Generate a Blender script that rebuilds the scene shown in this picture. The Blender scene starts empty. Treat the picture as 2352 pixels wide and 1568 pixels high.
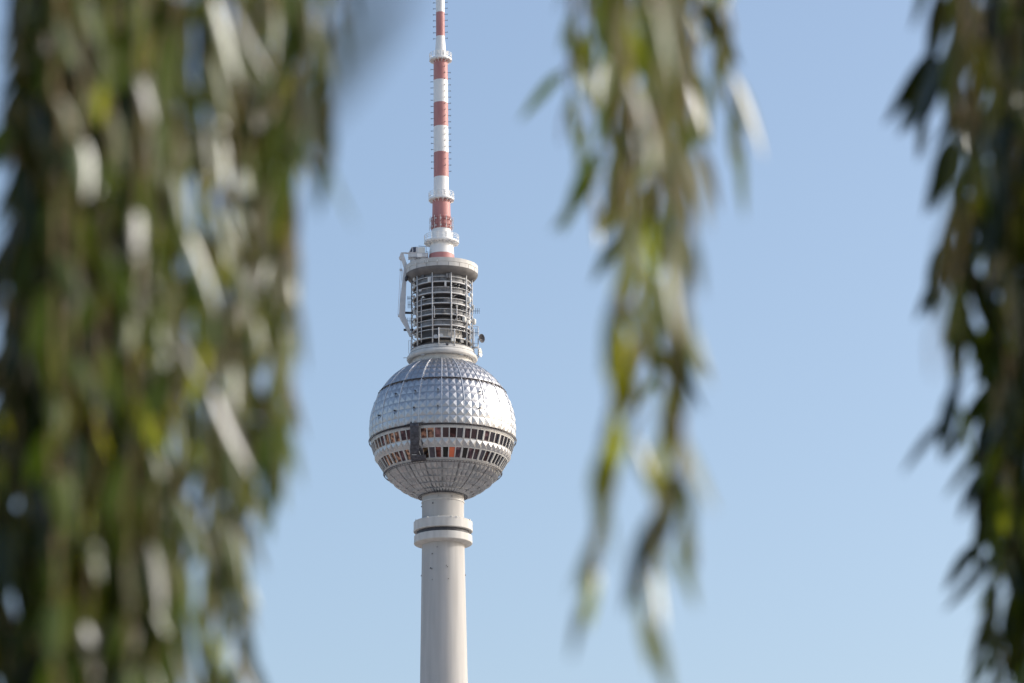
import bpy, math, random
from mathutils import Vector, Matrix, Euler

# ------------------------------------------------------------------ camera, sky, sun, exposure
SC = bpy.context.scene
COL = SC.collection
R = math.radians
AZ, EL, ROLL = R(1.07195918), R(15.79352651), R(-0.59937321)
CAM = Vector((0, 0, 1.7))
LENS = 136.533
FWD = Vector((math.sin(AZ)*math.cos(EL), math.cos(AZ)*math.cos(EL), math.sin(EL)))
_r = FWD.cross(Vector((0, 0, 1))).normalized(); _u = _r.cross(FWD)
RIGHT = _r*math.cos(ROLL) + _u*math.sin(ROLL)
UP = _u*math.cos(ROLL) - _r*math.sin(ROLL)
cam_data = bpy.data.cameras.new("camera"); cam = bpy.data.objects.new("camera", cam_data); COL.objects.link(cam)
cam.matrix_world = Matrix((RIGHT, UP, -FWD)).transposed().to_4x4()
cam.location = CAM
cam_data.lens = LENS; cam_data.sensor_width = 36.0
cam_data.clip_start = 0.2; cam_data.clip_end = 40000
cam_data.dof.use_dof = True
cam_data.dof.focus_distance = 846.0
cam_data.dof.aperture_fstop = 6.5
SC.camera = cam

SUN_EL, SUN_AZ = R(27), R(84)          # azimuth clockwise from +Y, the view direction
SUN_DIR = Vector((math.sin(SUN_AZ)*math.cos(SUN_EL), math.cos(SUN_AZ)*math.cos(SUN_EL), math.sin(SUN_EL)))
world = bpy.data.worlds.new("World"); SC.world = world
world.use_nodes = True
wn = world.node_tree.nodes; wl = world.node_tree.links
sky = wn.new("ShaderNodeTexSky"); sky.sky_type = 'NISHITA'; sky.sun_disc = False
sky.sun_elevation = SUN_EL; sky.sun_rotation = SUN_AZ
sky.altitude = 50; sky.air_density = 1.0; sky.dust_density = 3.2; sky.ozone_density = 1.3
bg = wn["Background"]; bg.inputs[1].default_value = 0.15
wl.new(sky.outputs[0], bg.inputs[0])
sl = bpy.data.lights.new("sun", 'SUN'); sl.energy = 2.0; sl.angle = R(0.53); sl.color = (1.0, 0.965, 0.90)
sun = bpy.data.objects.new("sun", sl); COL.objects.link(sun)
sun.rotation_euler = SUN_DIR.to_track_quat('Z', 'Y').to_euler()
SC.view_settings.view_transform = 'Standard'; SC.view_settings.look = 'None'
SC.view_settings.exposure = 0.54; SC.view_settings.gamma = 1.0
SC.cycles.use_denoising = True
SC.cycles.max_bounces = 8; SC.cycles.transparent_max_bounces = 8

# ------------------------------------------------------------------ helpers
random.seed(7)
rnd = random.uniform
def at(px, py, depth):
    """point at a given distance in front of the lens, for a place measured on a 2352 x 1568 print"""
    f = LENS/36.0*2352
    return CAM + FWD*depth + RIGHT*((px-1176)*depth/f) - UP*((py-784)*depth/f)

class MB:
    def __init__(s): s.v = []; s.f = []; s.m = []; s.mi = 0
    def add(s, vs, fs):
        o = len(s.v); s.v += [tuple(p) for p in vs]
        s.f += [tuple(i+o for i in f) for f in fs]; s.m += [s.mi]*len(fs)
    def box(s, c, size, rot=None):
        hx, hy, hz = size[0]/2, size[1]/2, size[2]/2
        vs = [Vector((x, y, z)) for x in (-hx, hx) for y in (-hy, hy) for z in (-hz, hz)]
        if rot is not None: vs = [rot @ p for p in vs]
        s.add([p + Vector(c) for p in vs], [(0,1,3,2),(4,6,7,5),(0,4,5,1),(2,3,7,6),(0,2,6,4),(1,5,7,3)])
    def lathe(s, prof, n=96, a0=0.0, a1=2*math.pi, closed=False, caps=False):
        full = abs(a1-a0-2*math.pi) < 1e-6
        k = n if full else n+1
        vs = []
        for i in range(k):
            a = a0+(a1-a0)*i/n
            vs += [(r*math.sin(a), -r*math.cos(a), z) for r, z in prof]
        m = len(prof); fs = []
        for i in range(n):
            j = (i+1) % k
            for q in range(m if closed else m-1):
                q2 = (q+1) % m
                fs.append((i*m+q, j*m+q, j*m+q2, i*m+q2))
        if not full and closed:
            fs.append(tuple(range(m))); fs.append(tuple(n*m+q for q in reversed(range(m))))
        if full and caps:
            fs.append(tuple(i*m for i in reversed(range(n)))); fs.append(tuple(i*m+m-1 for i in range(n)))
        s.add(vs, fs)
    def ring(s, r, z, t, n=96, a0=0.0, a1=2*math.pi, k=6, tz=None):
        tz = t if tz is None else tz
        s.lathe([(r+t*math.cos(2*math.pi*q/k), z+tz*math.sin(2*math.pi*q/k)) for q in range(k)], n, a0, a1, closed=True)
    def tube(s, pts, rad, k=6, cap=True):
        pts = [Vector(p) for p in pts]
        rads = rad if isinstance(rad, (list, tuple)) else [rad]*len(pts)
        vs = []; ref = None
        for i, p in enumerate(pts):
            t = (pts[min(i+1, len(pts)-1)]-pts[max(i-1, 0)]).normalized()
            if ref is None:
                ref = t.cross(Vector((0.13, 0.31, 0.94)))
                if ref.length < 1e-3: ref = t.cross(Vector((1, 0, 0)))
            ref = (ref - t*ref.dot(t)).normalized(); b = t.cross(ref)
            for q in range(k):
                a = 2*math.pi*q/k
                vs.append(p + (ref*math.cos(a)+b*math.sin(a))*rads[i])
        fs = []
        for i in range(len(pts)-1):
            for q in range(k):
                q2 = (q+1) % k
                fs.append((i*k+q, i*k+q2, (i+1)*k+q2, (i+1)*k+q))
        if cap:
            fs.append(tuple(reversed(range(k)))); fs.append(tuple((len(pts)-1)*k+q for q in range(k)))
        s.add(vs, fs)
    def build(s, name, mats, parent=None, smooth=False, angle=None, loc=None):
        me = bpy.data.meshes.new(name); me.from_pydata(s.v, [], s.f); me.update()
        for m in (mats if isinstance(mats, (list, tuple)) else [mats]): me.materials.append(m)
        if any(s.m): me.polygons.foreach_set('material_index', s.m)
        if smooth: me.polygons.foreach_set('use_smooth', [True]*len(s.f))
        if angle is not None: me.set_sharp_from_angle(angle=R(angle))
        o = bpy.data.objects.new(name, me); COL.objects.link(o)
        if parent is not None: o.parent = parent
        if loc is not None: o.location = loc
        return o

def tag(o, label=None, cat=None, group=None, kind=None):
    if label: o['label'] = label
    if cat: o['category'] = cat
    if group: o['group'] = group
    if kind: o['kind'] = kind
    return o
def empty(name, loc, label=None, cat=None, group=None):
    o = bpy.data.objects.new(name, None); COL.objects.link(o); o.location = loc
    o.empty_display_size = 0.3
    return tag(o, label, cat, group)
def pol(r, deg, z): return Vector((r*math.sin(R(deg)), -r*math.cos(R(deg)), z))

def mat(name, col, rough=0.6, metal=0.0, spec=0.5):
    m = bpy.data.materials.new(name); m.use_nodes = True
    b = m.node_tree.nodes["Principled BSDF"]
    b.inputs["Base Color"].default_value = (*col, 1); b.inputs["Roughness"].default_value = rough
    b.inputs["Metallic"].default_value = metal; b.inputs["Specular IOR Level"].default_value = spec
    return m
def noisy(name, c1, c2, scale, rough=0.6, metal=0.0, stretch=(1, 1, 1), detail=5, lo=0.35, hi=0.65, bump=0.0, rvar=0.0, spec=0.5):
    m = mat(name, c1, rough, metal, spec); nt = m.node_tree; b = nt.nodes["Principled BSDF"]
    tc = nt.nodes.new("ShaderNodeTexCoord"); mp = nt.nodes.new("ShaderNodeMapping")
    mp.inputs["Scale"].default_value = stretch
    nz = nt.nodes.new("ShaderNodeTexNoise"); nz.inputs["Scale"].default_value = scale; nz.inputs["Detail"].default_value = detail
    rp = nt.nodes.new("ShaderNodeValToRGB")
    rp.color_ramp.elements[0].position = lo; rp.color_ramp.elements[0].color = (*c1, 1)
    rp.color_ramp.elements[1].position = hi; rp.color_ramp.elements[1].color = (*c2, 1)
    nt.links.new(tc.outputs["Object"], mp.inputs[0]); nt.links.new(mp.outputs[0], nz.inputs[0])
    nt.links.new(nz.outputs[0], rp.inputs[0]); nt.links.new(rp.outputs[0], b.inputs["Base Color"])
    if rvar:
        mr = nt.nodes.new("ShaderNodeMapRange"); mr.inputs[3].default_value = rough-rvar; mr.inputs[4].default_value = rough+rvar
        nt.links.new(nz.outputs[0], mr.inputs[0]); nt.links.new(mr.outputs[0], b.inputs["Roughness"])
    if bump:
        bp = nt.nodes.new("ShaderNodeBump"); bp.inputs["Strength"].default_value = bump; bp.inputs["Distance"].default_value = 0.05
        nt.links.new(nz.outputs[0], bp.inputs["Height"]); nt.links.new(bp.outputs[0], b.inputs["Normal"])
    return m

M = {}
M['concrete'] = noisy('concrete', (0.40, 0.388, 0.375), (0.49, 0.478, 0.463), 0.7, 0.85, stretch=(1, 1, 0.07), lo=0.3, hi=0.7)
M['collar'] = noisy('painted_concrete', (0.50, 0.485, 0.46), (0.60, 0.585, 0.56), 0.9, 0.7, stretch=(1, 1, 0.25), lo=0.3, hi=0.7)
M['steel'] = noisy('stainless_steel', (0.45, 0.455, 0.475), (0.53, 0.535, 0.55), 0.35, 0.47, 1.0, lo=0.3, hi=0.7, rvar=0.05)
M['steel_low'] = noisy('dimmed_steel', (0.33, 0.34, 0.36), (0.45, 0.455, 0.47), 0.5, 0.34, 1.0, lo=0.3, hi=0.7, rvar=0.06)  # underside steel, colour darkened to dim what it reflects of the ground
M['steel_seam'] = mat('steel_seam', (0.45, 0.45, 0.47), 0.4, 1.0)
M['rib'] = mat('rib_metal', (0.72, 0.72, 0.73), 0.45, 0.6)
M['frame'] = noisy('window_frame_metal', (0.46, 0.46, 0.46), (0.56, 0.56, 0.55), 0.8, 0.5, 0.3)
M['white'] = noisy('white_paint', (0.74, 0.74, 0.74), (0.82, 0.82, 0.81), 0.7, 0.5, stretch=(1, 1, 0.2), lo=0.3, hi=0.7)
M['red'] = noisy('red_paint', (0.40, 0.165, 0.16), (0.50, 0.23, 0.215), 0.7, 0.55, stretch=(1, 1, 0.2), lo=0.3, hi=0.7)
M['dark'] = noisy('dark_fitting', (0.035, 0.036, 0.045), (0.07, 0.07, 0.08), 0.8, 0.6)
M['core'] = noisy('cage_core', (0.08, 0.081, 0.09), (0.14, 0.14, 0.15), 0.4, 0.7, stretch=(1, 1, 2))
M['panel'] = noisy('infill_panel', (0.11, 0.112, 0.12), (0.21, 0.213, 0.22), 0.7, 0.6, lo=0.4, hi=0.6)
M['soffit'] = noisy('dark_soffit', (0.13, 0.125, 0.125), (0.19, 0.18, 0.175), 0.5, 0.85)  # much darker tone than the platform rim
M['track'] = mat('track_metal', (0.13, 0.12, 0.125), 0.55, 0.2)
M['rail'] = noisy('galvanised_rail', (0.50, 0.50, 0.51), (0.62, 0.62, 0.62), 0.8, 0.5)
M['pale'] = mat('pale_casing', (0.68, 0.68, 0.65), 0.5)
M['tarp'] = noisy('black_tarpaulin', (0.024, 0.024, 0.032), (0.085, 0.083, 0.10), 1.6, 0.5, stretch=(1, 1, 1.5), bump=0.6)
M['crane'] = noisy('crane_paint', (0.50, 0.51, 0.53), (0.60, 0.60, 0.61), 0.6, 0.45)
M['glass_dark'] = mat('dark_glass', (0.10, 0.09, 0.105), 0.08, 1.0)
M['glass_copper'] = noisy('tinted_glass_copper_reflection', (0.07, 0.045, 0.045), (0.48, 0.30, 0.22), 1.1, 0.08, 1.0, detail=3, lo=0.40, hi=0.58)  # copper tint of the glass, with brighter left-hand reflections put into the colour
M['glass_plum'] = noisy('tinted_glass_plum_reflection', (0.07, 0.05, 0.06), (0.22, 0.13, 0.14), 0.9, 0.08, 1.0, detail=3, lo=0.42, hi=0.62)
M['blind'] = mat('orange_blind', (0.70, 0.16, 0.07), 0.5)

# ------------------------------------------------------------------ the setting: ground to the horizon
def ground_material():
    m = mat('city_ground', (0.2, 0.2, 0.2), 0.9); nt = m.node_tree; b = nt.nodes["Principled BSDF"]
    tc = nt.nodes.new("ShaderNodeTexCoord")
    vo = nt.nodes.new("ShaderNodeTexVoronoi"); vo.inputs["Scale"].default_value = 1/28.0
    nt.links.new(tc.outputs["Object"], vo.inputs["Vector"])
    sp = nt.nodes.new("ShaderNodeSeparateColor"); nt.links.new(vo.outputs["Color"], sp.inputs[0])
    rp = nt.nodes.new("ShaderNodeValToRGB"); rp.color_ramp.interpolation = 'CONSTANT'
    cols = [(0.0, (0.07, 0.08, 0.05)), (0.18, (0.37, 0.36, 0.35)), (0.44, (0.38, 0.20, 0.14)), (0.56, (0.16, 0.16, 0.16)),
            (0.66, (0.52, 0.48, 0.42)), (0.82, (0.52, 0.52, 0.51))]
    e = rp.color_ramp.elements
    e[0].position, e[0].color = cols[0][0], (*cols[0][1], 1); e[1].position, e[1].color = cols[1][0], (*cols[1][1], 1)
    for p, c in cols[2:]:
        n = e.new(p); n.color = (*c, 1)
    nt.links.new(sp.outputs[0], rp.inputs[0]); nt.links.new(rp.outputs[0], b.inputs["Base Color"])
    return m
g = MB(); g.lathe([(0.01, 0), (400, 0), (1500, 0), (5000, 0), (16000, 0)], 64)
gr = g.build('ground', ground_material(), loc=(0, 800, 0)); tag(gr, kind='structure')

# ------------------------------------------------------------------ the tower (local axis at x = y = 0, heights from the ground)
TY = 818.583
CZ, SR = 213.4, 15.88
tower = empty('tv_tower', (0, TY, 0), 'tall concrete television tower with a faceted silver sphere and red and white mast', 'tower')

def part(mb, name, m, parent=tower, smooth=False, angle=None): return mb.build(name, m, parent, smooth, angle)

# shaft
b = MB(); b.lathe([(16, -1), (13, 15), (9.6, 40), (7.2, 80), (5.85, 125), (5.12, 156.58), (4.63, 185.46), (4.56, 190), (4.54, 203)], 96)
shaft = part(b, 'shaft', M['concrete'], smooth=True)
b = MB(); b.lathe([(4.50, 196.9), (4.67, 196.9), (4.67, 197.15), (4.50, 197.15)], 96, closed=True); b.lathe([(4.5, 198.05), (4.64, 198.05), (4.64, 202.0)], 96)
part(b, 'shaft_band', M['collar'], shaft, True, 30)
for a, z, s in [(-30, 184.9, .22), (-35, 181.8, .30), (-31, 181.6, .25), (11, 181.9, .22), (8, 182.2, .2), (13, 179.3, .22), (-30, 179.2, .2), (-16, 186.3, .2),
                (-28, 196.1, .34), (88, 181.0, .3), (-91, 181.0, .3), (-92, 196.3, .3), (25, 197.6, .2), (-12, 197.7, .15)]:
    rr = 4.70 if z < 190 else 4.60; s *= .8
    b = MB(); b.box(pol(rr, a, z), (s*.7, s, s*1.2), Matrix.Rotation(R(a), 3, 'Z'))
    b.box(pol(rr+.12, a, z-s*.5), (s*1.4, s*.3, s*.25), Matrix.Rotation(R(a), 3, 'Z'))
    b.build('wall_fitting', M['track'], shaft)
# twin collars round the shaft
b = MB(); b.lathe([(4.5, 192.75), (6.20, 192.75), (6.36, 192.62), (6.36, 190.95), (6.40, 190.95), (6.40, 190.62), (6.30, 190.52), (5.7, 190.5)], 96)
c = part(b, 'shaft_collar', M['collar'], smooth=True, angle=25)
b = MB(); b.lathe([(5.7, 190.6), (5.75, 189.6)], 96)
part(b, 'groove', M['dark'], c, True)
b = MB(); b.lathe([(5.6, 189.62), (6.14, 189.62), (6.28, 189.55), (6.28, 188.35), (6.32, 188.35), (6.32, 188.0), (6.22, 187.89), (5.2, 187.75), (4.6, 187.60)], 96)
part(b, 'shaft_collar', M['collar'], smooth=True, angle=25)
for a in (-31, -9, 17, 28, 64, -66):
    b = MB(); b.box(pol(6.42, a, 192.66), (.22, .2, .25), Matrix.Rotation(R(a), 3, 'Z')); b.build('marker_lamp', M['pale'], c)

# sphere
A0 = -0.6                                       # where the first meridian rib stands
def sp(lat, deg, r=SR): return Vector((r*math.cos(R(lat))*math.sin(R(deg)), -r*math.cos(R(lat))*math.cos(R(deg)), CZ+r*math.sin(R(lat))))
def cladding(rows, apex, jitter=0.012):
    b = MB()
    for la, lb in rows:
        for j in range(60):
            a, c_ = A0+6*j+.09, A0+6*j+5.91
            l0, l1 = la+.08, lb-.08
            q = [sp(l0, a), sp(l0, c_), sp(l1, c_), sp(l1, a)]
            h = apex*(0.55+0.45*math.cos(R((la+lb)/2)))
            t = sp((la+lb)/2, (a+c_)/2, SR+h) + Vector((rnd(-1, 1), rnd(-1, 1), rnd(-1, 1)))*jitter
            b.add(q+[t], [(0, 1, 4), (1, 2, 4), (2, 3, 4), (3, 0, 4)])
    return b
up_rows = [(-9.2+i*6.53, -9.2+(i+1)*6.53) for i in range(6)]
top_rows = [(30.9+i*6.56, 30.9+(i+1)*6.56) for i in range(5)]
low_rows = [(-39.4-(i+1)*6.55, -39.4-i*6.55) for i in range(5)]
b = MB()
b.lathe([((SR-.06)*math.cos(R(l)), CZ+(SR-.06)*math.sin(R(l))) for l in range(-9, 67, 3)], 120)
sphere_body = part(b, 'sphere_body', M['steel_seam'], smooth=True)
part(cladding(up_rows, .16), 'upper_cladding', M['steel'], sphere_body)
part(cladding(top_rows, .17), 'crown_cladding', M['steel'], sphere_body)
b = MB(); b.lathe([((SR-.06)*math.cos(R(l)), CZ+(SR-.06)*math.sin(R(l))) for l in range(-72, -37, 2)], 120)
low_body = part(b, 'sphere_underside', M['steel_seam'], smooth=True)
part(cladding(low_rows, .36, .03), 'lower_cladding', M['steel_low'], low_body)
b = MB(); b.lathe([(5.0, CZ-15.05), (5.35, CZ-15.2), (5.3, CZ-14.6), (4.9, CZ-13)], 96)
part(b, 'opening_rim', M['dark'], low_body, True)
# meridian ribs
def rib_on(lat0, lat1, deg, w, h, name, parent, m):
    b = MB(); n = 14; vs = []; fs = []
    for i in range(n+1):
        l = lat0+(lat1-lat0)*i/n
        t = Vector((math.cos(R(deg)), math.sin(R(deg)), 0))
        lo, hi = sp(l, deg, SR-.03), sp(l, deg, SR+h)
        vs += [lo-t*w/2, hi-t*w/2, hi+t*w/2, lo+t*w/2]
    for i in range(n):
        for q in range(3): fs.append((i*4+q, i*4+q+1, i*4+q+5, i*4+q+4))
    b.add(vs, fs); return b.build(name, m, parent)
for k in range(20):
    rib_on(9.6, 63.6, A0+18*k, .18, .18, 'rib', sphere_body, M['rib'])
    rib_on(-9.2, 9.6, A0+18*k, .09, .10, 'rib', sphere_body, M['rib'])
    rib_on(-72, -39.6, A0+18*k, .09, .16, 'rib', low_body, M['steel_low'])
b = MB()
for l in (22.4, 9.8, 44.0): b.lathe([(math.cos(R(l+d))*(SR+h), CZ+math.sin(R(l+d))*(SR+h)) for d, h in ((.16, -.03), (.16, .06), (-.16, .06), (-.16, -.03))], 120)
part(b, 'seam_strip', M['steel_seam'], sphere_body, True, 30)
b = MB(); b.lathe([(math.cos(R(l))*(SR+h), CZ+math.sin(R(l))*(SR+h)) for l, h in ((31.0, .0), (30.9, .22), (30.5, .22), (30.4, -.05), (30.0, -.05), (29.9, .16), (29.75, 0))], 120)
part(b, 'gutter', M['track'], sphere_body, True, 30)
b = MB(); b.box((0, 0, 0), (.28, .3, .3)); proto = b.build('gutter_bracket', M['track'], sphere_body)
for k in range(60):
    a = A0+3+6*k
    o = proto if k == 0 else proto.copy()
    if k: COL.objects.link(o); o.parent = sphere_body
    o.location = sp(29.3, a, SR+.12); o.rotation_euler = (0, 0, R(a))
for lat, azs in ((18.4, (-41, -22.5, -3.5, 32)), (4.2, (-59, -40, -22.5, -3.5, 30))):
    for a in azs:
        b = MB(); b.box(sp(lat, a, SR+.25), (.24, .4, .24), Matrix.Rotation(R(a), 3, 'Z')); b.tube([sp(lat, a, SR+.3), sp(lat-3.0, a, SR+.16)], .05)
        b.build('wall_lamp', M['dark'], sphere_body)

# the two window storeys
def band(top, bot, seed, glass_for):
    rng = random.Random(seed)
    def ringpt(l, a, r=SR): return sp(l, a, r)
    fr = MB()
    def strip(l0, l1, r0, r1):
        fr.lathe([(math.cos(R(l0))*(r0-.25), CZ+math.sin(R(l0))*(r0-.25)), (math.cos(R(l0))*r0, CZ+math.sin(R(l0))*r0),
                  (math.cos(R(l1))*r1, CZ+math.sin(R(l1))*r1), (math.cos(R(l1))*(r1-.25), CZ+math.sin(R(l1))*(r1-.25))], 60, R(A0), R(A0)+2*math.pi)
    strip(top+2.6, top, SR, SR); strip(bot, bot-.7, SR, SR)
    for j in range(60):
        a = A0+6*j; w = .42 if j % 3 == 0 else .22; h = .12 if j % 3 == 0 else .05
        p0, p1 = ringpt(top+.1, a), ringpt(bot-.1, a)
        t = Vector((math.cos(R(a)), math.sin(R(a)), 0)); n = sp((top+bot)/2, a, 1)-Vector((0, 0, CZ))
        vs = []
        for p in (p0, p1): vs += [p-n*.3-t*w/2, p+n*h-t*w/2, p+n*h+t*w/2, p-n*.3+t*w/2]
        fr.add(vs, [(0, 1, 5, 4), (1, 2, 6, 5), (2, 3, 7, 6)])
    f = fr.build('window_band', M['frame'], tower)
    rest = MB()
    for j in range(60):
        a = A0+6*j+3; aw = ((a+180) % 360)-180
        n = sp((top+bot)/2, a, 1)-Vector((0, 0, CZ))
        tl = rng.uniform(-.05, .05); tl2 = rng.uniform(-.05, .05)
        q = [ringpt(top+.1, a-3)-n*(.16+tl), ringpt(top+.1, a+3)-n*(.16-tl), ringpt(bot-.1, a+3)-n*(.16-tl+tl2), ringpt(bot-.1, a-3)-n*(.16+tl+tl2)]
        if abs(aw) < 96:
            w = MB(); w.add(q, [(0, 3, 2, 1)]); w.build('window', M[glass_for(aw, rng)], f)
        else: rest.add(q, [(0, 3, 2, 1)])
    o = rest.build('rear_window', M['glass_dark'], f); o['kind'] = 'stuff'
def glass_up(a, rng):  # copper left, dark right: the change in reflection is painted into the panes
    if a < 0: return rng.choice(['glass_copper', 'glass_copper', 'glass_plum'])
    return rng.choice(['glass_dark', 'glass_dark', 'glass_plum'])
def glass_low(a, rng):  # lower panes take the same painted left-to-right reflection
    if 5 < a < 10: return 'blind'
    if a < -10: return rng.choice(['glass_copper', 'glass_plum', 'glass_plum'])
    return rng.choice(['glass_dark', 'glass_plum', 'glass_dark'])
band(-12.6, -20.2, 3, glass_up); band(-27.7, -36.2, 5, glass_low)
b = cladding([(-27.0, -20.9)], .30)
part(b, 'belt_cladding', M['steel'])
b = MB(); b.lathe([((SR-.06)*math.cos(R(l)), CZ+(SR-.06)*math.sin(R(l))) for l in (-27.2, -25, -23, -20.6)], 120)
part(b, 'belt_backing', M['steel_seam'], smooth=True)
b = MB(); b.lathe([(math.cos(R(l))*SR, CZ+math.sin(R(l))*SR) for l in (-27.7, -27.0)], 60, R(A0), R(A0)+2*math.pi)
part(b, 'belt_trim', M['frame'])
# inspection tracks above and below the windows
def track(lat, r):
    b = MB()
    for dl, rr in ((.55, r), (-.75, r-.02)):
        b.ring(math.cos(R(lat+dl))*rr, CZ+math.sin(R(lat+dl))*rr, .07, 120)
    for k in range(120):
        a = A0+3*k; b.tube([sp(lat+.55, a, r), sp(lat-.75, a, r)], .05, 4); b.tube([sp(lat, a, SR-.05), sp(lat, a, r)], .05, 4)
    return part(b, 'inspection_track', M['track'])
track(-9.7, SR+.38); track(-38.3, SR+.42)
b = MB(); b.lathe([(math.cos(R(l))*SR*.997, CZ+math.sin(R(l))*SR*.997) for l in (-36.9, -39.4)], 120); part(b, 'eaves_strip', M['frame'])

# neck collar on the crown of the sphere
b = MB(); b.lathe([(6.62, 227.5), (6.62, 228.91)], 96); neck = part(b, 'neck', M['collar'], smooth=True)
b = MB(); b.lathe([(6.63, 228.95), (7.3, 228.80), (7.62, 228.92), (7.77, 229.2), (7.74, 229.55), (7.54, 229.80), (7.40, 229.86), (7.24, 230.3), (7.0, 230.52),
                   (6.98, 230.9), (6.75, 231.05), (6.70, 231.3), (6.0, 231.3)], 96)
ncol = part(b, 'neck_collar', M['collar'], smooth=True, angle=30)
b = MB(); b.lathe([(6.86, 231.1), (6.9, 231.1), (6.9, 231.22), (6.86, 231.22)], 96, closed=True); b.box(pol(7.02, 9, 230.72), (.5, .2, .5), Matrix.Rotation(R(9), 3, 'Z'))
b.lathe([(7.285, 230.16), (7.31, 230.16), (7.31, 230.22), (7.27, 230.22)], 96, closed=True)
part(b, 'dark_line', M['dark'], ncol)

# antenna cage between collar and top platform
DECK = [232.63, 235.38, 237.87, 240.36, 242.74, 245.25]
RAIL = [234.38, 236.54, 238.97, 241.41, 243.92, 246.35]
CR = 6.5
b = MB(); b.lathe([(4.45, 231.0), (4.45, 247.4)], 72); core = part(b, 'cage_core', M['core'], smooth=True)
b = MB(); b.lathe([(4.55, 231.0), (4.55, 235.6), (4.45, 235.7)], 60, R(-8), R(72)); part(b, 'pale_cladding', M['collar'], core, True, 30)
b = MB()
for k in range(7): b.box(pol(4.62, -8+k*12, 233.3), (.08, .1, 4.4), Matrix.Rotation(R(-8+k*12), 3, 'Z'))
b.lathe([(4.5, 234.2), (4.62, 234.2), (4.62, 234.32), (4.5, 234.32)], 40, R(-8), R(72), closed=True); part(b, 'cladding_joints', M['rail'], core)
for i, z in enumerate(DECK):
    b = MB(); b.lathe([(4.4, z-.13), (CR-.05, z-.13), (CR, z-.10), (CR, z+.10), (CR-.05, z+.13)], 96); b.mi = 1; b.lathe([(CR-.05, z+.13), (4.4, z+.13)], 96); b.lathe([(CR-.3, z-.16), (4.4, z-.16)], 96)
    dk = part(b, 'gallery_deck', [M['rail'] if i else M['collar'], M['core']], core, True, 40)
for i, z in enumerate(RAIL):
    b = MB(); b.ring(CR, z, .085, 96)
    part(b, 'guard_rail', M['rail'], core, True)
rng = random.Random(11)
for i in range(1, 6):
    a = -66
    while a < 70:
        w = rng.choice((14, 16, 18)); hgt = RAIL[i]-DECK[i]-.2
        if rng.random() < .86:
            b = MB(); r0 = CR-.28
            b.lathe([(r0, DECK[i]+.13), (r0, DECK[i]+.13+hgt), (r0-.06, DECK[i]+.13+hgt), (r0-.06, DECK[i]+.13)], 8, R(a), R(a+w-.8), closed=True)
            b.build('infill_panel', M['panel'], core)
        a += w
b = MB(); b.lathe([(CR-.4, 246.4), (CR-.4, 247.6)], 72); part(b, 'cage_head', M['panel'], core, True)
for k in range(10):
    a = 18+36*k
    b = MB(); p = pol(CR+.14, a, 0); b.tube([(p.x, p.y, 231.0), (p.x, p.y, 247.9)], .16, 8)
    b.build('post', M['rail'], core, True)
for a, z0, z1, rr in ((-42, 236.2, 241.8, .09), (-42, 231.8, 236.0, .09), (-6, 230.3, 234.6, .13), (23, 230.2, 234.4, .12), (66, 232, 240.4, .10), (62, 236, 239.5, .10), (29, 236.4, 239.6, .10), (-14, 236.9, 239.6, .10), (84, 229.5, 236, .12), (-85, 231.2, 236.8, .1)):
    b = MB(); p = pol(CR+.22 if z0 > 231 else 7.0, a, 0); b.tube([(p.x, p.y, z0), (p.x, p.y, z1)], rr, 6); b.build('antenna_pole', M['rail'], core, True)
# panel antennas, drums and boxes mounted round the cage
def fixture(kind, a, z, r, s):
    b = MB(); rot = Matrix.Rotation(R(a), 3, 'Z'); p = pol(r, a, z)
    if kind == 'panel':
        b.box(p, (s*.55, s*.3, s*1.5), rot); b.box(p+rot @ Vector((0, s*.25, 0)), (s*.15, s*.5, s*.9), rot); name = 'panel_antenna'
    elif kind == 'drum':
        d = pol(1, a, 0); b.tube([p-d*s*.4, p-d*s*.1, p+d*s*.25, p+d*s*.4], [s*.25, s*.55, s*.55, s*.42], 12); name = 'drum_antenna'
    elif kind == 'pot':
        b.tube([p, p+Vector((0, 0, s*.2)), p+Vector((0, 0, s*1.1)), p+Vector((0, 0, s*1.3))], [s*.35, s*.5, s*.5, s*.3], 12); name = 'pot_antenna'
    else:
        b.box(p, (s, s*.5, s*.7), rot); b.box(p+Vector((0, 0, s*.42)), (s*.7, s*.35, s*.2), rot); b.tube([p, pol(r-.8, a, z)], .06, 4); name = 'equipment_box'
    return b, name
fx = [('panel', -66, 247.0, 6.6, .62), ('panel', -66, 245.3, 6.6, .68), ('panel', -70, 247.0, 6.6, .62), ('panel', -70, 245.3, 6.6, .68),
      ('box', -40, 246.9, 6.3, .7), ('panel', -22, 245.7, 6.7, .8), ('panel', -25, 245.7, 6.7, .8), ('panel', 10, 246.5, 6.7, .75), ('panel', 14.5, 246.5, 6.75, .75), ('panel', 7, 244.6, 6.6, .75),
      ('drum', 3, 238.3, 6.7, .68), ('drum', -13, 242.4, 6.5, .4), ('box', -47, 243.7, 6.4, .55), ('box', -40, 242.0, 6.4, .5), ('box', -38, 241.3, 6.4, .5),
      ('pot', 60, 241.2, 6.8, 1.0), ('panel', 84, 240.9, 7.0, .7), ('pot', 93, 237.3, 7.0, 1.0), ('drum', 60, 236.8, 6.6, .9), ('drum', 62, 233.2, 6.6, .95),
      ('panel', -64, 236.6, 6.7, .9), ('panel', -66, 239.4, 6.7, .9), ('drum', 74, 243.4, 6.7, .7), ('pot', 48, 236.6, 6.5, .9), ('box', -12, 232.6, 6.6, .9), ('box', -2, 232.8, 6.6, .9), ('box', 40, 231.9, 6.6, .8), ('box', 21, 231.9, 6.8, .9)]
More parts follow.
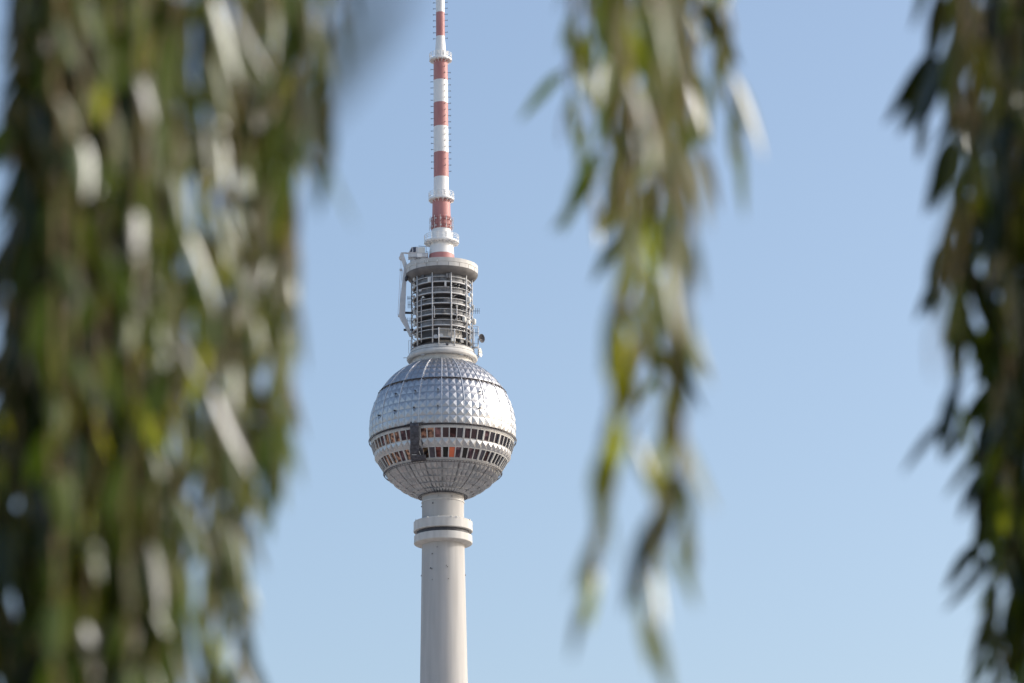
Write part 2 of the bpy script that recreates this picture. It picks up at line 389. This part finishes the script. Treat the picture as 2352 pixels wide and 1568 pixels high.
for i in range(34):      # crowded left and right flanks
    side = rng.choice((-1, 1)); fx.append((rng.choice(('panel', 'drum', 'box', 'box')), side*rng.uniform(24, 88) if side > 0 else -rng.uniform(60, 90), rng.uniform(231.6, 245.5), rng.uniform(5.4, 6.5), rng.uniform(.3, .62)))
for k, a, z, r, s in fx:
    b, name = fixture(k, a, z, r, s); b.build(name, rng.choice((M['pale'], M['rail'], M['pale'], M['panel'], M['dark'] if r < 6.45 else M['pale'])), core, k in ('drum', 'pot'), 40 if k in ('drum', 'pot') else None)
for i in range(26):      # bracket arms and cable runs lit by the sun on the right flank
    a = rng.uniform(22, 70); z = rng.choice(DECK[1:])-rng.uniform(.15, 1.0); b = MB()
    b.tube([pol(4.5, a, z), pol(6.35, a+rng.uniform(-6, 6), z+rng.uniform(-.2, .2))], rng.uniform(.05, .11), 5); b.build('bracket_arm', M['rail'], core)
b = MB()
for z, x in ((239.9, -8.2), (236.0, -8.4)):
    b.tube([(-6.2, 0, z), (x, -.2, z)], .26, 8)
b.build('side_drum', M['dark'], core)
def yagi(x0, x1, z, h):
    b = MB(); b.tube([(x0, -.3, z), (x1, -.3, z)], .06, 4)
    n = 4
    for i in range(n):
        x = x0+(x1-x0)*(i+.7)/n; b.tube([(x, -.3, z-h/2), (x, -.3, z+h/2)], .045, 4)
    b.build('yagi_antenna', M['dark'], core)
yagi(-6.6, -7.6, 243.2, 1.0); yagi(-6.6, -7.5, 241.7, 1.6); yagi(-6.6, -8.0, 238.0, 1.5); yagi(6.7, 8.3, 240.2, 1.3); yagi(6.7, 8.1, 235.3, 1.8)
b = MB()
b.tube([(6.6, -.4, 236.6), (8.0, -.4, 236.6), (8.0, -.4, 234.4)], .07, 5); b.tube([(6.6, -.4, 235.0), (8.1, -.4, 234.9)], .06, 5); b.tube([(7.75, -.4, 236.6), (7.75, -.4, 235.0)], .04, 4)
b.build('antenna_bracket', M['rail'], core)
b = MB(); b.tube([(-7.3, -.2, 230.6), (-7.3, -.2, 233.6), (-6.7, -.2, 233.6)], .06, 5); b.tube([(-7.6, 0, 229.7), (-8.5, 0, 229.7)], .08, 5); b.tube([(-6.9, -.2, 230.6), (-6.9, -.2, 233.6)], .05, 5)
b.build('collar_handrail', M['rail'], core)
# parabolic dishes on the right
def dish(c, axis, rad, depth, m, name):
    axis = Vector(axis).normalized(); q = axis.to_track_quat('Z', 'Y').to_matrix(); b = MB(); n = 24
    prof = [(0.02, 0), (rad*.5, depth*.28), (rad*.85, depth*.75), (rad, depth), (rad*1.04, depth), (rad*1.04, depth*.8), (rad*.86, depth*.55), (rad*.5, depth*.05), (rad*.2, -.3*depth), (.02, -.3*depth)]
    t = MB(); t.lathe(prof, n); b.add([q @ Vector(p)+Vector(c) for p in t.v], t.f)
    b.tube([Vector(c)+axis*depth*.2, Vector(c)+axis*(depth+.35)], .07, 6)
    for s in (-1, 1):
        e = q @ Vector((rad*.95*s, 0, depth)); b.tube([Vector(c)+e, Vector(c)+axis*(depth+.35)], .04, 4)
    return b.build(name, m, core, True, 40)
dish((8.35, -1.0, 233.7), (.75, -.62, -.05), .95, .5, M['dark'], 'dish_antenna')
dish((8.05, -1.0, 230.5), (.92, -.35, .02), .95, .4, M['pale'], 'dish_antenna')
b = MB(); b.tube([(7.9, -1.0, 229.3), (7.9, -1.0, 233.7)], .13, 8); b.tube([(6.6, -.8, 231.7), (7.9, -1.0, 231.7)], .22, 8); b.tube([(6.6, -.8, 232.6), (7.9, -1.0, 232.6)], .05, 4); b.tube([(7.0, -.9, 229.9), (7.9, -1, 229.9)], .09, 5)
b.build('dish_mount', M['rail'], core, True)

# top platform
b = MB(); b.lathe([(2.6, 250.36), (7.6, 250.36), (7.98, 250.30), (7.98, 249.42), (7.90, 249.40), (7.90, 249.30), (7.97, 249.28), (7.97, 248.44)], 120)
plat = part(b, 'top_platform', M['collar'], smooth=True, angle=30)
b = MB(); b.lathe([(7.94, 248.44), (7.86, 248.12), (7.45, 247.62), (6.9, 247.3), (6.3, 247.05), (4.4, 246.95)], 120); part(b, 'soffit', M['soffit'], plat, True)
b = MB()
for k in range(20): b.box(pol(7.975, -7+18*k, 248.86), (.05, .05, .8), Matrix.Rotation(R(-7+18*k), 3, 'Z'))
part(b, 'panel_joint', M['dark'], plat)
for a in (-46, -30, -26, -23, -7): 
    b = MB(); b.box(pol(8.03, a, 249.36), (.3, .2, .22), Matrix.Rotation(R(a), 3, 'Z')); b.tube([pol(8.03, a, 249.4), pol(8.03, a, 249.75)], .07, 5); b.build('obstruction_lamp', M['pale'], plat)

# mast
def mast_section(b, prof, mi): b.mi = mi; b.lathe(prof, 48)
b = MB()
mast_section(b, [(2.95, 250.3), (2.84, 252.04), (2.76, 253.13)], 1)
mast_section(b, [(2.76, 253.13), (2.61, 254.91), (2.34, 256.08), (2.15, 257.7), (2.09, 258.97)], 0)
mast_section(b, [(2.09, 258.97), (2.04, 261.76), (1.95, 265.7)], 1)
mast_section(b, [(1.85, 265.7), (1.67, 268.1), (1.65, 271.07)], 0)
mast_section(b, [(1.65, 271.07), (1.64, 276.83)], 1); mast_section(b, [(1.64, 276.83), (1.62, 282.91)], 0)
mast_section(b, [(1.62, 282.91), (1.61, 288.5)], 1); mast_section(b, [(1.61, 288.5), (1.59, 293.84)], 0)
mast_section(b, [(1.59, 293.84), (1.56, 298.75), (1.2, 298.76)], 1)
mast_section(b, [(1.29, 298.76), (1.22, 300.55), (1.08, 302.6), (.99, 303.98), (.98, 304.32)], 0)
mast_section(b, [(.98, 304.32), (.97, 310.04)], 1); mast_section(b, [(.97, 310.04), (.97, 316.0)], 0)
mast_section(b, [(.96, 316.0), (.96, 322)], 1); mast_section(b, [(.96, 322), (.95, 330), (.6, 330.5)], 0); mast_section(b, [(.6, 330.5), (.6, 340)], 1)
mast_section(b, [(.6, 340), (.55, 352)], 0); mast_section(b, [(.5, 352), (.45, 366), (.05, 368)], 1)
mast = part(b, 'antenna_mast', [M['white'], M['red']], smooth=True, angle=40)
def gallery(z, r, rin, top):
    b = MB(); b.lathe([(rin-.2, z-.02), (r-.05, z-.05), (r, z), (r, z+.3), (r-.06, z+.34), (rin-.2, z+.34)], 60)
    for k in range(14):
        a = 9+360/14*k; b.tube([pol(r-.12, a, z-.08), pol(rin-.1, a, z-.75)], .07, 4); b.box(pol((r+rin)/2, a, z-.12), (.12, r-rin, .16), Matrix.Rotation(R(a), 3, 'Z'))
    g_ = b.build('gallery', M['white'], mast, True, 35)
    return g_
def gallery_rail(z, r, top):
    b = MB()
    for f in (.4, .7, 1.0): b.ring(r-.05, z+.34+(top-z-.34)*f, .045, 60)
    for k in range(18): b.tube([pol(r-.05, 20*k+4, z+.3), pol(r-.05, 20*k+4, top)], .05, 5)
    for a in (-14, 15, 38): b.box(pol(r-.12, a, (z+top)/2+.2), (.4, .06, (top-z)*.7), Matrix.Rotation(R(a), 3, 'Z'))
    b.build('gallery_rail', M['white'], mast, True, 40)
for z, r, rin, top in ((255.85, 3.86, 2.2, 257.5), (265.8, 2.83, 1.85, 267.5), (298.61, 2.53, 1.4, 300.2)):
    gallery(z, r, rin, top); gallery_rail(z, r, top)
# ring of dipoles on the lower red section
b = MB()
for z in (259.1, 259.9, 261.0, 261.6): b.ring(2.22, z, .06, 48)
for k in range(24): b.tube([pol(2.22, 15*k, 258.9), pol(2.22, 15*k, 261.8)], .05, 4)
b.build('dipole_cage', M['red'], mast)
for k in range(12):
    a = 30*k-6
    for z in (259.5, 261.1):
        b = MB(); b.tube([pol(2.2, a, z), pol(2.62, a, z)], .06, 4); b.tube([pol(2.62, a, z-.7), pol(2.62, a, z+.7)], .055, 4); b.box(pol(2.3, a+4, z), (.2, .12, .42), Matrix.Rotation(R(a+4), 3, 'Z'))
        b.build('ring_dipole', [M['rail']], mast)
b = MB(); b.tube([(0, .1, 0), (0, -.62, 0)], .05, 5); b.tube([(-.04, -.6, .17), (-.04, -.6, -.17)], .05, 4); b.tube([(0, -.3, .1), (0, -.3, -.1)], .04, 4)
proto = b.build('dipole', M['dark'], mast); first = True
def place_dipole(r, a, z):
    global first
    o = proto if first else proto.copy()
    if not first: COL.objects.link(o); o.parent = mast
    first = False
    o.location = pol(r, a, z); o.rotation_euler = (0, 0, R(a))
for i in range(9):
    place_dipole(.97, -88, 303.8+1.43*i); place_dipole(.97, 86, 303.9+1.43*i)
for i in range(17):
    place_dipole(1.58, -88, 273.3+1.45*i); place_dipole(1.58, 92, 272.6+1.45*i)
    place_dipole(1.58, 28, 273.5+1.45*i)

# covered maintenance cradle hanging on the windows
cradle = empty('maintenance_cradle', (0, TY, 0), 'black tarpaulin covered maintenance cradle hanging over the windows of the silver sphere', 'cradle')
def hang(x, lat, off):
    z = math.sin(R(lat))*SR
    return Vector((x, -(math.sqrt(max(SR*SR-z*z-x*x, 1))+off), CZ+z))
def hung_box(x0, x1, l0, l1, o0, o1, n=16, wob=.05):
    b = MB(); vs = []; fs = []; rg = random.Random(4)
    for i in range(n+1):
        l = l0+(l1-l0)*i/n; w = rg.uniform(-wob, wob)
        xa, xb = x0+w, x1+rg.uniform(-wob, wob)
        oo = o1+rg.uniform(-wob, wob)
        vs += [hang(xa, l, o0), hang(xa, l, oo-.12), hang(xa+.14, l, oo), hang((xa+xb)/2, l, oo+rg.uniform(-wob, wob)), hang(xb-.14, l, oo), hang(xb, l, oo-.12), hang(xb, l, o0)]
    for i in range(n):
        for q in range(6): fs.append((i*7+q, i*7+q+1, i*7+q+8, i*7+q+7))
    fs.append(tuple(range(6, -1, -1))); fs.append(tuple(n*7+q for q in range(7)))
    b.add(vs, fs); return b
hung_box(-6.95, -5.0, -9.4, -36.5, .15, 1.15).build('cover', M['tarp'], cradle)
b = hung_box(-6.75, -3.55, -34.6, -38.6, .15, 1.3, 5, .04); b.build('platform', M['tarp'], cradle)
b = hung_box(-5.0, -4.2, -28.5, -34.6, .12, .5, 6, .04); b.build('side_flap', M['tarp'], cradle)
b = MB(); b.tube([hang(-8.2, -9.6, .6), hang(-6.9, -9.0, .8), hang(-4.2, -8.9, .6)], .12, 6); b.box(hang(-6.7, -8.4, .7), (.4, .4, .5)); b.build('hanger_beam', M['dark'], cradle)
b = MB(); b.tube([hang(-4.75, -8.6, .3), hang(-4.75, -20, .4), hang(-4.4, -30, .5)], .04, 4); b.build('rope', M['rail'], cradle)
b = MB(); b.tube([hang(-5.0, -31, .75), hang(-4.75, -34, .8)], .07, 4); b.tube([hang(-6.6, -33.5, 1.2), hang(-5.6, -34, 1.25)], .06, 4); b.build('strap', M['pale'], cradle)

# crane on the top platform
crane = empty('platform_crane', (-5.4, TY, 250.36), 'pale grey crane with a folded jib on the left rim of the upper tower platform', 'crane')
X0, Z0 = -5.4, 250.36
def L(x, y, z): return Vector((x-X0, y, z-Z0))
b = MB(); b.box(L(-5.2, -.6, 252.7), (4.3, 2.4, .9)); b.tube([L(-6.2, -.5, 250.3), L(-6.2, -.5, 252.3)], .75, 12); b.box(L(-4.0, -.6, 251.5), (1.2, 1.6, 1.9)); b.build('slewing_base', M['crane'], crane)
b = MB()
prof = [(-7.3, 253.15), (-6.6, 254.45), (-5.2, 254.55), (-5.2, 253.15)]
vs = [L(x, -1.9, z) for x, z in prof]+[L(x, .6, z) for x, z in prof]
b.add(vs, [(0, 1, 2, 3), (7, 6, 5, 4), (0, 4, 5, 1), (1, 5, 6, 2), (2, 6, 7, 3), (3, 7, 4, 0)]); cab = b.build('cab', M['crane'], crane)
b = MB(); b.box(L(-5.95, -1.93, 253.85), (.6, .08, 1.15)); vs = [L(x, -1.93, z) for x, z in ((-7.0, 253.35), (-6.55, 254.25), (-6.45, 254.25), (-6.45, 253.35))]; b.add(vs, [(0, 3, 2, 1)]); b.build('cab_window', M['glass_dark'], cab)
b = MB(); b.box(L(-4.4, -.7, 253.75), (1.5, 2.2, 1.3)); b.box(L(-4.4, -.7, 254.45), (1.2, 1.8, .14)); b.box(L(-3.75, -1.85, 253.7), (.1, .1, 1.3)); b.build('winch_housing', M['pale'], crane)
b = MB(); b.tube([L(-3.4, -1.7, 253.1), L(-3.4, -1.7, 254.6), L(-5.1, -1.7, 254.75)], .06, 5); b.tube([L(-3.0, -1.2, 250.4), L(-3.0, -1.2, 253.6), L(-3.4, -1.2, 253.6)], .06, 5); b.build('handrail', M['dark'], crane)
b = MB(); b.box(L(-4.85, -1.86, 252.6), (1.1, .1, .8)); b.build('sign_plate', M['white'], crane)
def jib(pts, name):
    b = MB(); vs = []; fs = []
    for (x, z, w, d) in pts: vs += [L(x-w/2, -1.0-d/2, z), L(x+w/2, -1.0-d/2, z), L(x+w/2, -1.0+d/2, z), L(x-w/2, -1.0+d/2, z)]
    for i in range(len(pts)-1):
        for q in range(4): fs.append((i*4+q, i*4+(q+1) % 4, i*4+4+(q+1) % 4, i*4+4+q))
    fs += [(3, 2, 1, 0), tuple((len(pts)-1)*4+q for q in range(4))]
    b.add(vs, fs); return b.build(name, M['crane'], crane)
jib([(-7.0, 253.3, 1.2, .9), (-8.6, 253.4, .5, .9), (-8.75, 252.9, .85, .8), (-8.3, 251.4, .9, .7), (-7.95, 249.6, .6, .6)], 'jib_head')
jib([(-8.0, 250.2, .55, .6), (-8.2, 247.0, .85, .7), (-8.5, 243.0, 1.15, .8), (-8.75, 238.9, 1.35, .8), (-8.35, 238.0, 1.35, .8), (-7.6, 236.4, .95, .7), (-6.85, 234.2, .5, .5)], 'jib')
b = MB(); b.tube([L(-9.6, -1.0, 239.0), L(-8.9, -1.0, 238.9)], .3, 10); b.tube([L(-8.95, -1.3, 252.2), L(-8.95, -.6, 252.2)], .45, 12); b.build('sheave', M['crane'], crane, True, 40)
b = MB()
for x0, z0, x1, z1 in ((-8.95, 251.9, -8.95, 249.6), (-9.1, 249.4, -9.65, 239.1), (-8.8, 249.4, -9.35, 239.2), (-8.6, 249.4, -8.75, 247.0)): b.tube([L(x0, -1, z0), L(x1, -1, z1)], .045, 4)
b.build('cable', M['rail'], crane)
b = MB(); b.box(L(-8.95, -1, 249.5), (.6, .35, .45)); b.build('pulley_block', M['crane'], crane)
b = MB(); b.tube([L(-7.75, -1.6, 251), L(-7.75, -1.6, 247.9)], .05, 4); b.tube([L(-7.75, -1.6, 248.0), L(-7.75, -1.6, 247.6), L(-7.75, -1.6, 247.0), L(-7.75, -1.6, 246.7)], [.08, .32, .36, .15], 10); b.build('hook_weight', M['dark'], crane, True)

# ------------------------------------------------------------------ willow branches close to the lens
def leaf_material(name, top, under, trans, tw):
    m = bpy.data.materials.new(name); m.use_nodes = True; nt = m.node_tree; b = nt.nodes["Principled BSDF"]
    out = nt.nodes["Material Output"]
    oi = nt.nodes.new("ShaderNodeNewGeometry")
    vr = nt.nodes.new("ShaderNodeMix"); vr.data_type = 'RGBA'        # leaf to leaf variation
    vr.inputs["A"].default_value = (*top, 1); vr.inputs["B"].default_value = (top[0]*2.2, top[1]*2.2, top[2]*.9, 1)
    nt.links.new(oi.outputs["Random Per Island"], vr.inputs["Factor"])
    mx = nt.nodes.new("ShaderNodeMix"); mx.data_type = 'RGBA'
    nt.links.new(vr.outputs["Result"], mx.inputs["A"]); mx.inputs["B"].default_value = (*under, 1)
    nt.links.new(oi.outputs["Backfacing"], mx.inputs["Factor"])
    nt.links.new(mx.outputs["Result"], b.inputs["Base Color"])
    b.inputs["Roughness"].default_value = 0.27; b.inputs["Specular IOR Level"].default_value = 0.28
    tr = nt.nodes.new("ShaderNodeBsdfTranslucent"); 
    tv = nt.nodes.new("ShaderNodeMix"); tv.data_type = 'RGBA'
    tv.inputs["A"].default_value = (*trans, 1); tv.inputs["B"].default_value = (trans[0]*1.35, trans[1]*1.05, trans[2]*.8, 1)
    nt.links.new(oi.outputs["Random Per Island"], tv.inputs["Factor"]); nt.links.new(tv.outputs["Result"], tr.inputs["Color"])
    ms = nt.nodes.new("ShaderNodeMixShader"); 
    at_ = nt.nodes.new("ShaderNodeAttribute"); at_.attribute_name = 'young'      # only the younger leaves let much light through
    mr = nt.nodes.new("ShaderNodeMapRange"); mr.inputs[3].default_value = tw*.02; mr.inputs[4].default_value = tw
    nt.links.new(at_.outputs["Fac"], mr.inputs[0]); nt.links.new(mr.outputs[0], ms.inputs[0])
    nt.links.new(b.outputs[0], ms.inputs[1]); nt.links.new(tr.outputs[0], ms.inputs[2]); nt.links.new(ms.outputs[0], out.inputs[0])
    return m
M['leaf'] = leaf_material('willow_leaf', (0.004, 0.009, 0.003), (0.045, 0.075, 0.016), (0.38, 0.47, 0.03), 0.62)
M['twig'] = noisy('willow_twig', (0.16, 0.10, 0.04), (0.24, 0.17, 0.07), 40, 0.6)
M['bark'] = noisy('willow_bark', (0.07, 0.055, 0.04), (0.14, 0.11, 0.08), 12, 0.9, bump=0.5)

def leaf(b, base, direction, length, width, normal, droop):
    n = 7; d = direction.normalized(); p = Vector(base)
    side = d.cross(normal)
    if side.length < .05: side = d.cross(Vector((1, 0, 0)))
    side.normalize(); vs = []; fs = []
    for i in range(n+1):
        t = i/n; w = width*.5*(math.sin(math.pi*min(1, t**.75*.96+.04)))**.85 if i < n else 0.0003
        s = (side-d*side.dot(d)).normalized(); nn = s.cross(d)
        vs += [p-s*w+nn*w*.22, p, p+s*w+nn*w*.22]
        d = (d+Vector((0, 0, -droop/n))).normalized(); p = p+d*(length/n)
    for i in range(n):
        fs += [(i*3, i*3+1, i*3+4, i*3+3), (i*3+1, i*3+2, i*3+5, i*3+4)]
    b.add(vs, fs)

def catmull(pts, m=7):
    P = [pts[0]*2-pts[1]]+pts+[pts[-1]*2-pts[-2]]; out = []
    for i in range(1, len(P)-2):
        for k in range(m):
            t = k/m; a, b_, c, d = P[i-1], P[i], P[i+1], P[i+2]
            out.append(.5*((2*b_)+(c-a)*t+(a*2-b_*5+c*4-d)*t*t+(b_*3-a-c*3+d)*t**3))
    out.append(pts[-1]); return out

def twig(parent, origin, path, rg, step=.026, young=.3, flat=False, ll=(.052, .088), spread=(8, 30), ww=(.19, .27), sunny=.4):
    """path: list of (px, py, depth); leaves sit spirally along the hanging shoot.
    sunny: share of the leaves that have turned their blades towards the light, as willow leaves do"""
    pts = catmull([at(*p) for p in path])
    pts = [p+Vector((rg.gauss(0, .002), rg.gauss(0, .002), 0)) for p in pts]
    loc = [p-origin for p in pts]; n = len(loc)
    t = MB(); t.tube(loc, [.0030-.0018*i/(n-1) for i in range(n)], 5)
    tw = t.build('twig', M['twig'], parent, True)
    ys = []; b = MB(); acc = 0; ph = rg.uniform(0, 6.28); total = sum((loc[i+1]-loc[i]).length for i in range(n-1)); run = 0
    turned = (SUN_DIR*.9-FWD).normalized()
    for i in range(n-1):
        seg = loc[i+1]-loc[i]; sl_ = seg.length; tg = seg.normalized()
        while acc < sl_:
            p = loc[i]+tg*acc; f = (run+acc)/total
            acc += step*.78*rg.uniform(.6, 1.5); ph += 2.4+rg.uniform(-.5, .5)
            side = tg.cross(Vector((0, 1, 0))).normalized(); oth = tg.cross(side)
            out = side*math.cos(ph)+oth*math.sin(ph)
            ang = R(rg.uniform(*spread))
            d = tg*math.cos(ang)+out*math.sin(ang)
            if d.z > -.72: d = (d+Vector((0, 0, -1.1*(d.z+.95)))).normalized()      # the blades hang
            ln = rg.uniform(*ll)*(1 if f < .9 else .85)*rg.choice((1, 1, .75))
            if rg.random() < sunny:
                nv = turned+Vector((rg.gauss(0, .15), rg.gauss(0, .15), rg.gauss(0, .12)))
                if rg.random() < .7: nv = -nv          # pale underside outwards
            else:
                nv = Vector((rg.gauss(0, 1), rg.gauss(0, 1), rg.gauss(0, .5)))
                if nv.dot(FWD) > 0 and rg.random() < .93: nv = -nv   # dark upper face outwards
            if flat: nv = -FWD+Vector((rg.gauss(-.2, .15), 0, rg.gauss(0, .15)))
            n0 = len(b.v); leaf(b, p, d, ln, ln*rg.uniform(*ww), nv, rg.uniform(-.15, .4))
            yv = rg.uniform(.45, 1) if rg.random() < young else rg.uniform(0, .12)
            ys += [yv]*(len(b.v)-n0)
        acc -= sl_; run += sl_
    lv = b.build('leaves', M['leaf'], tw, True)
    lv.data.attributes.new('young', 'FLOAT', 'POINT').data.foreach_set('value', ys)
    return tw

GROUP = 'willow branches hanging in front of the lens'
def branch(label, bough_px, depth):
    origin = at(bough_px[0], -260, depth)
    o = empty('willow_branch', origin, label, 'branch', GROUP)
    x0, x1 = bough_px; n = 7
    b = MB(); b.tube([at(x0+(x1-x0)*i/n, -260-22*math.sin(i*1.3), depth+.03*math.sin(i*2.1))-origin for i in range(n+1)], [.008+.003*i/n for i in range(n+1)], 8)
    b.build('bough', M['bark'], o, True)
    return o, origin

# 1 dense curtain on the left edge: a shaded mass behind, a looser sunlit layer in front
rg = random.Random(21)
o1, q1 = branch('dense dark curtain of willow twigs filling the left edge', (340, -420), 3.9)
for i in range(30):
    x = rg.uniform(60, 330) if i < 21 else rg.uniform(-420, -90)
    d = rg.uniform(3.55, 3.95); sway = rg.uniform(-30, 25)
    if x < 90 and i < 21: sway = -rg.uniform(40, 90)
    twig(o1, q1, [(x+15, -260, d), (x, 200, d+rg.uniform(-.05, .05)), (x+sway*.4, 800, d+rg.uniform(-.1, .1)), (x+sway, 1300, d), (x+sway, 1760, d)], rg, step=.024, young=.4 if x > 180 else .04, spread=(8, 38), sunny=.05 if x > 180 else 0)
for i in range(22):
    x = 75+12.5*i+rg.uniform(-10, 10); d = rg.uniform(3.7, 4.1)
    twig(o1, q1, [(x, -260, d), (x, 400, d), (x-10, 1000, d), (x-15, 1760, d)], rg, step=.021, ll=(.06, .1), young=.04, spread=(8, 40), sunny=.03)
for i in range(6):
    d = 3.5+.07*i; x = rg.uniform(40, 110)
    twig(o1, q1, [(x+10, -260, d), (x, 100, d), (x-35, 700, d), (x-75, 1200, d), (x-90, 1760, d)], rg, step=.022, young=.05, spread=(8, 38), sunny=0)
for i in range(16):
    x = rg.uniform(310, 385); d = 3.38+.045*i
    twig(o1, q1, [(x, -260, d), (x, 400, d), (x-10, 1000, d), (x-15, 1760, d)], rg, step=.019, young=.12, spread=(8, 38), sunny=.12)
for i in range(4):
    x = 125+62*i+rg.uniform(-10, 10); d = 2.98+.0007*x+rg.uniform(-.05, .05); sway = rg.uniform(-50, 10)
    twig(o1, q1, [(x+15, -260, d), (x, 200, d), (x+sway*.4, 800, d), (x+sway, 1300, d), (x+sway, 1760, d)], rg, step=.046, ll=(.048, .068), ww=(.30, .40), young=.55, sunny=.9)
# 2 paler, looser twigs to the right of it
rg = random.Random(33)
o2, q2 = branch('paler sunlit willow twigs along the tower side of the left curtain', (680, 330), 3.7)
for i, (x, yb) in enumerate([(345, 1700), (380, 1700), (420, 1700), (455, 1200), (480, 1700), (515, 1700), (535, 1400), (560, 1700), (590, 1100), (600, 1500), (622, 980), (640, 880), (655, 1000), (575, 1700), (630, 1150), (500, 1700), (405, 1700)]):
    d = 3.28+.0009*(x-345)+rg.uniform(-.06, .24); s = rg.uniform(-20, 10)
    if yb > 1200 and x > 540: s -= 18
    twig(o2, q2, [(x+10, -260, d), (x, 150, d), (x+s*.4, yb*.5, d), (x+s, yb, d)], rg, step=.035 if x > 540 else .032, young=.65, sunny=.8)
for x, yb, d in ((664, 760, 3.3), (676, 1010, 3.2), (650, 1120, 3.35), (690, 420, 3.1)):
    twig(o2, q2, [(x+5, -260, d), (x, 150, d), (x-4, yb*.6, d), (x-12, yb, d)], rg, step=.042, young=.5, spread=(6, 26), sunny=.8)
# 3 thin sprig between curtain and mast
rg = random.Random(5)
o3, q3 = branch('thin short willow sprig hanging between the left curtain and the mast', (800, 690), 3.1)
twig(o3, q3, [(742, -260, 3.2), (748, 50, 3.2), (756, 260, 3.2), (752, 400, 3.2)], rg, step=.040, spread=(5, 22))
twig(o3, q3, [(712, -260, 2.9), (708, 0, 2.9), (702, 130, 2.9)], rg, step=.045, spread=(5, 22))
twig(o3, q3, [(788, -260, 2.7), (780, -60, 2.7), (776, 60, 2.7)], rg, step=.05, spread=(5, 22))
# 4 sprig very close to the lens, a faint dark smear
rg = random.Random(10)
o4, q4 = branch('strongly blurred willow sprig at the top edge beside the mast tip', (1000, 800), .98)
twig(o4, q4, [(885, -300, 1.0), (880, -130, 1.0), (890, 0, 1.0)], rg, sunny=0, young=.1, flat=True, step=.08, ll=(.05, .07), spread=(5, 25))
# 5 middle branch in the open sky
rg = random.Random(14)
o5, q5 = branch('tapering willow branch hanging alone in the open sky beside the tower', (1290, 1680), 4.1)
for path, st, sn in [([(1390, -260), (1405, 200), (1380, 360), (1355, 440)], .022, .3), ([(1430, -260), (1440, 400), (1432, 800), (1400, 1120), (1350, 1380)], .030, .5),
                 ([(1500, -260), (1495, 400), (1475, 700), (1470, 900), (1455, 1010)], .028, .6), ([(1560, -260), (1560, 350), (1548, 620), (1560, 760), (1575, 850)], .026, .3),
                 ([(1640, -260), (1655, 120), (1675, 270)], .032, .6), ([(1318, -260), (1314, 80), (1290, 190)], .034, .3), ([(1470, -260), (1520, 300), (1535, 850), (1505, 1180), (1475, 1390)], .030, .5),
                 ([(1580, -260), (1575, 650), (1556, 1050), (1572, 1260)], .036, .4), ([(1605, -260), (1600, 120), (1592, 250)], .022, .4), ([(1350, -260), (1340, 120)], .028, .4),
                 ([(1530, -260), (1525, 200), (1510, 350)], .022, .4), ([(1460, -260), (1460, 150), (1445, 350)], .024, .4), ([(1630, -260), (1640, 0), (1650, 80)], .030, .7), ([(1545, -260), (1550, 250), (1560, 330)], .024, .2), ([(1490, -260), (1500, 300), (1470, 560)], .020, .5), ([(1400, -260), (1420, 350), (1440, 620)], .022, .4),
                 ([(1520, -260), (1500, 600), (1520, 900)], .024, .4), ([(1440, -260), (1470, 650), (1455, 860)], .024, .6), ([(1580, -260), (1585, 100), (1620, 380)], .024, .6),
                 ([(1370, -260), (1365, 100), (1345, 300)], .026, .5), ([(1415, -260), (1425, 700), (1395, 1080), (1340, 1400)], .030, .3), ([(1510, -260), (1540, 800), (1505, 1240), (1518, 1450)], .032, .5),
                 ([(1575, -260), (1570, 900), (1570, 1140), (1590, 1310)], .034, .5), ([(1350, -260), (1325, 60), (1285, 330)], .036, .6), ([(1670, -260), (1670, 60), (1705, 360)], .036, .7)]:
    long = path[-1][1] > 980
    d = rg.uniform(2.9, 3.1) if long else rg.uniform(3.85, 4.35)
    twig(o5, q5, [(x, y, d+rg.uniform(-.03, .03)) for x, y in path], rg, step=st*(1.3 if long else 1.75), young=.65, ll=(.05, .078) if long else (.062, .10), spread=(4, 22) if long else (6, 36), sunny=sn+.2)
twig(o5, q5, [(1675, -260, 2.8), (1688, -150, 2.8)], rg, step=.05)
# 6 dark branch on the right edge
rg = random.Random(27)
o6, q6 = branch('dark ragged willow branch hanging down the right edge', (2130, 2800), 4.6)
for path in [[(2170, -260), (2145, 80), (2115, 280)], [(2225, -260), (2195, 350), (2160, 650)], [(2230, -260), (2205, 220), (2160, 380)], [(2265, -260), (2235, 500), (2205, 820), (2185, 980)],
             [(2310, -260), (2285, 700), (2260, 1100), (2240, 1280)], [(2345, -260), (2330, 700), (2315, 1150), (2290, 1340)], [(2290, -260), (2290, 450), (2265, 700)],
             [(2370, -260), (2360, 700), (2350, 1500)], [(2390, -260), (2390, 800), (2375, 1700)], [(2195, -260), (2182, 60), (2165, 200)], [(2330, -260), (2310, 900), (2262, 1440)], [(2365, -260), (2335, 1000), (2300, 1520)], [(2340, -260), (2300, 1000), (2280, 1600)], [(2300, -260), (2280, 800), (2235, 1180)]]:
    d = rg.uniform(4.4, 4.9); twig(o6, q6, [(x, y, d+rg.uniform(-.03, .03)) for x, y in path], rg, step=.027, ll=(.075, .115), young=.15, spread=(6, 34), sunny=.15)
for i in range(36):  # unseen twigs beyond the frame, added densely to shade the visible ones
    x = rg.uniform(2390, 2800); d = rg.uniform(4.3, 5.0)
    twig(o6, q6, [(x, -260, d), (x+rg.uniform(-20, 20), 600, d), (x+rg.uniform(-40, 20), 1700, d)], rg, step=.022, ll=(.07, .115), young=.15, sunny=.15)
for path, d in [([(2235, -260), (2200, 500), (2150, 860)], 2.4)]:
    twig(o6, q6, [(x, y, d) for x, y in path], rg, step=.06, ll=(.05, .075), young=.05, flat=True, spread=(5, 18), sunny=0)
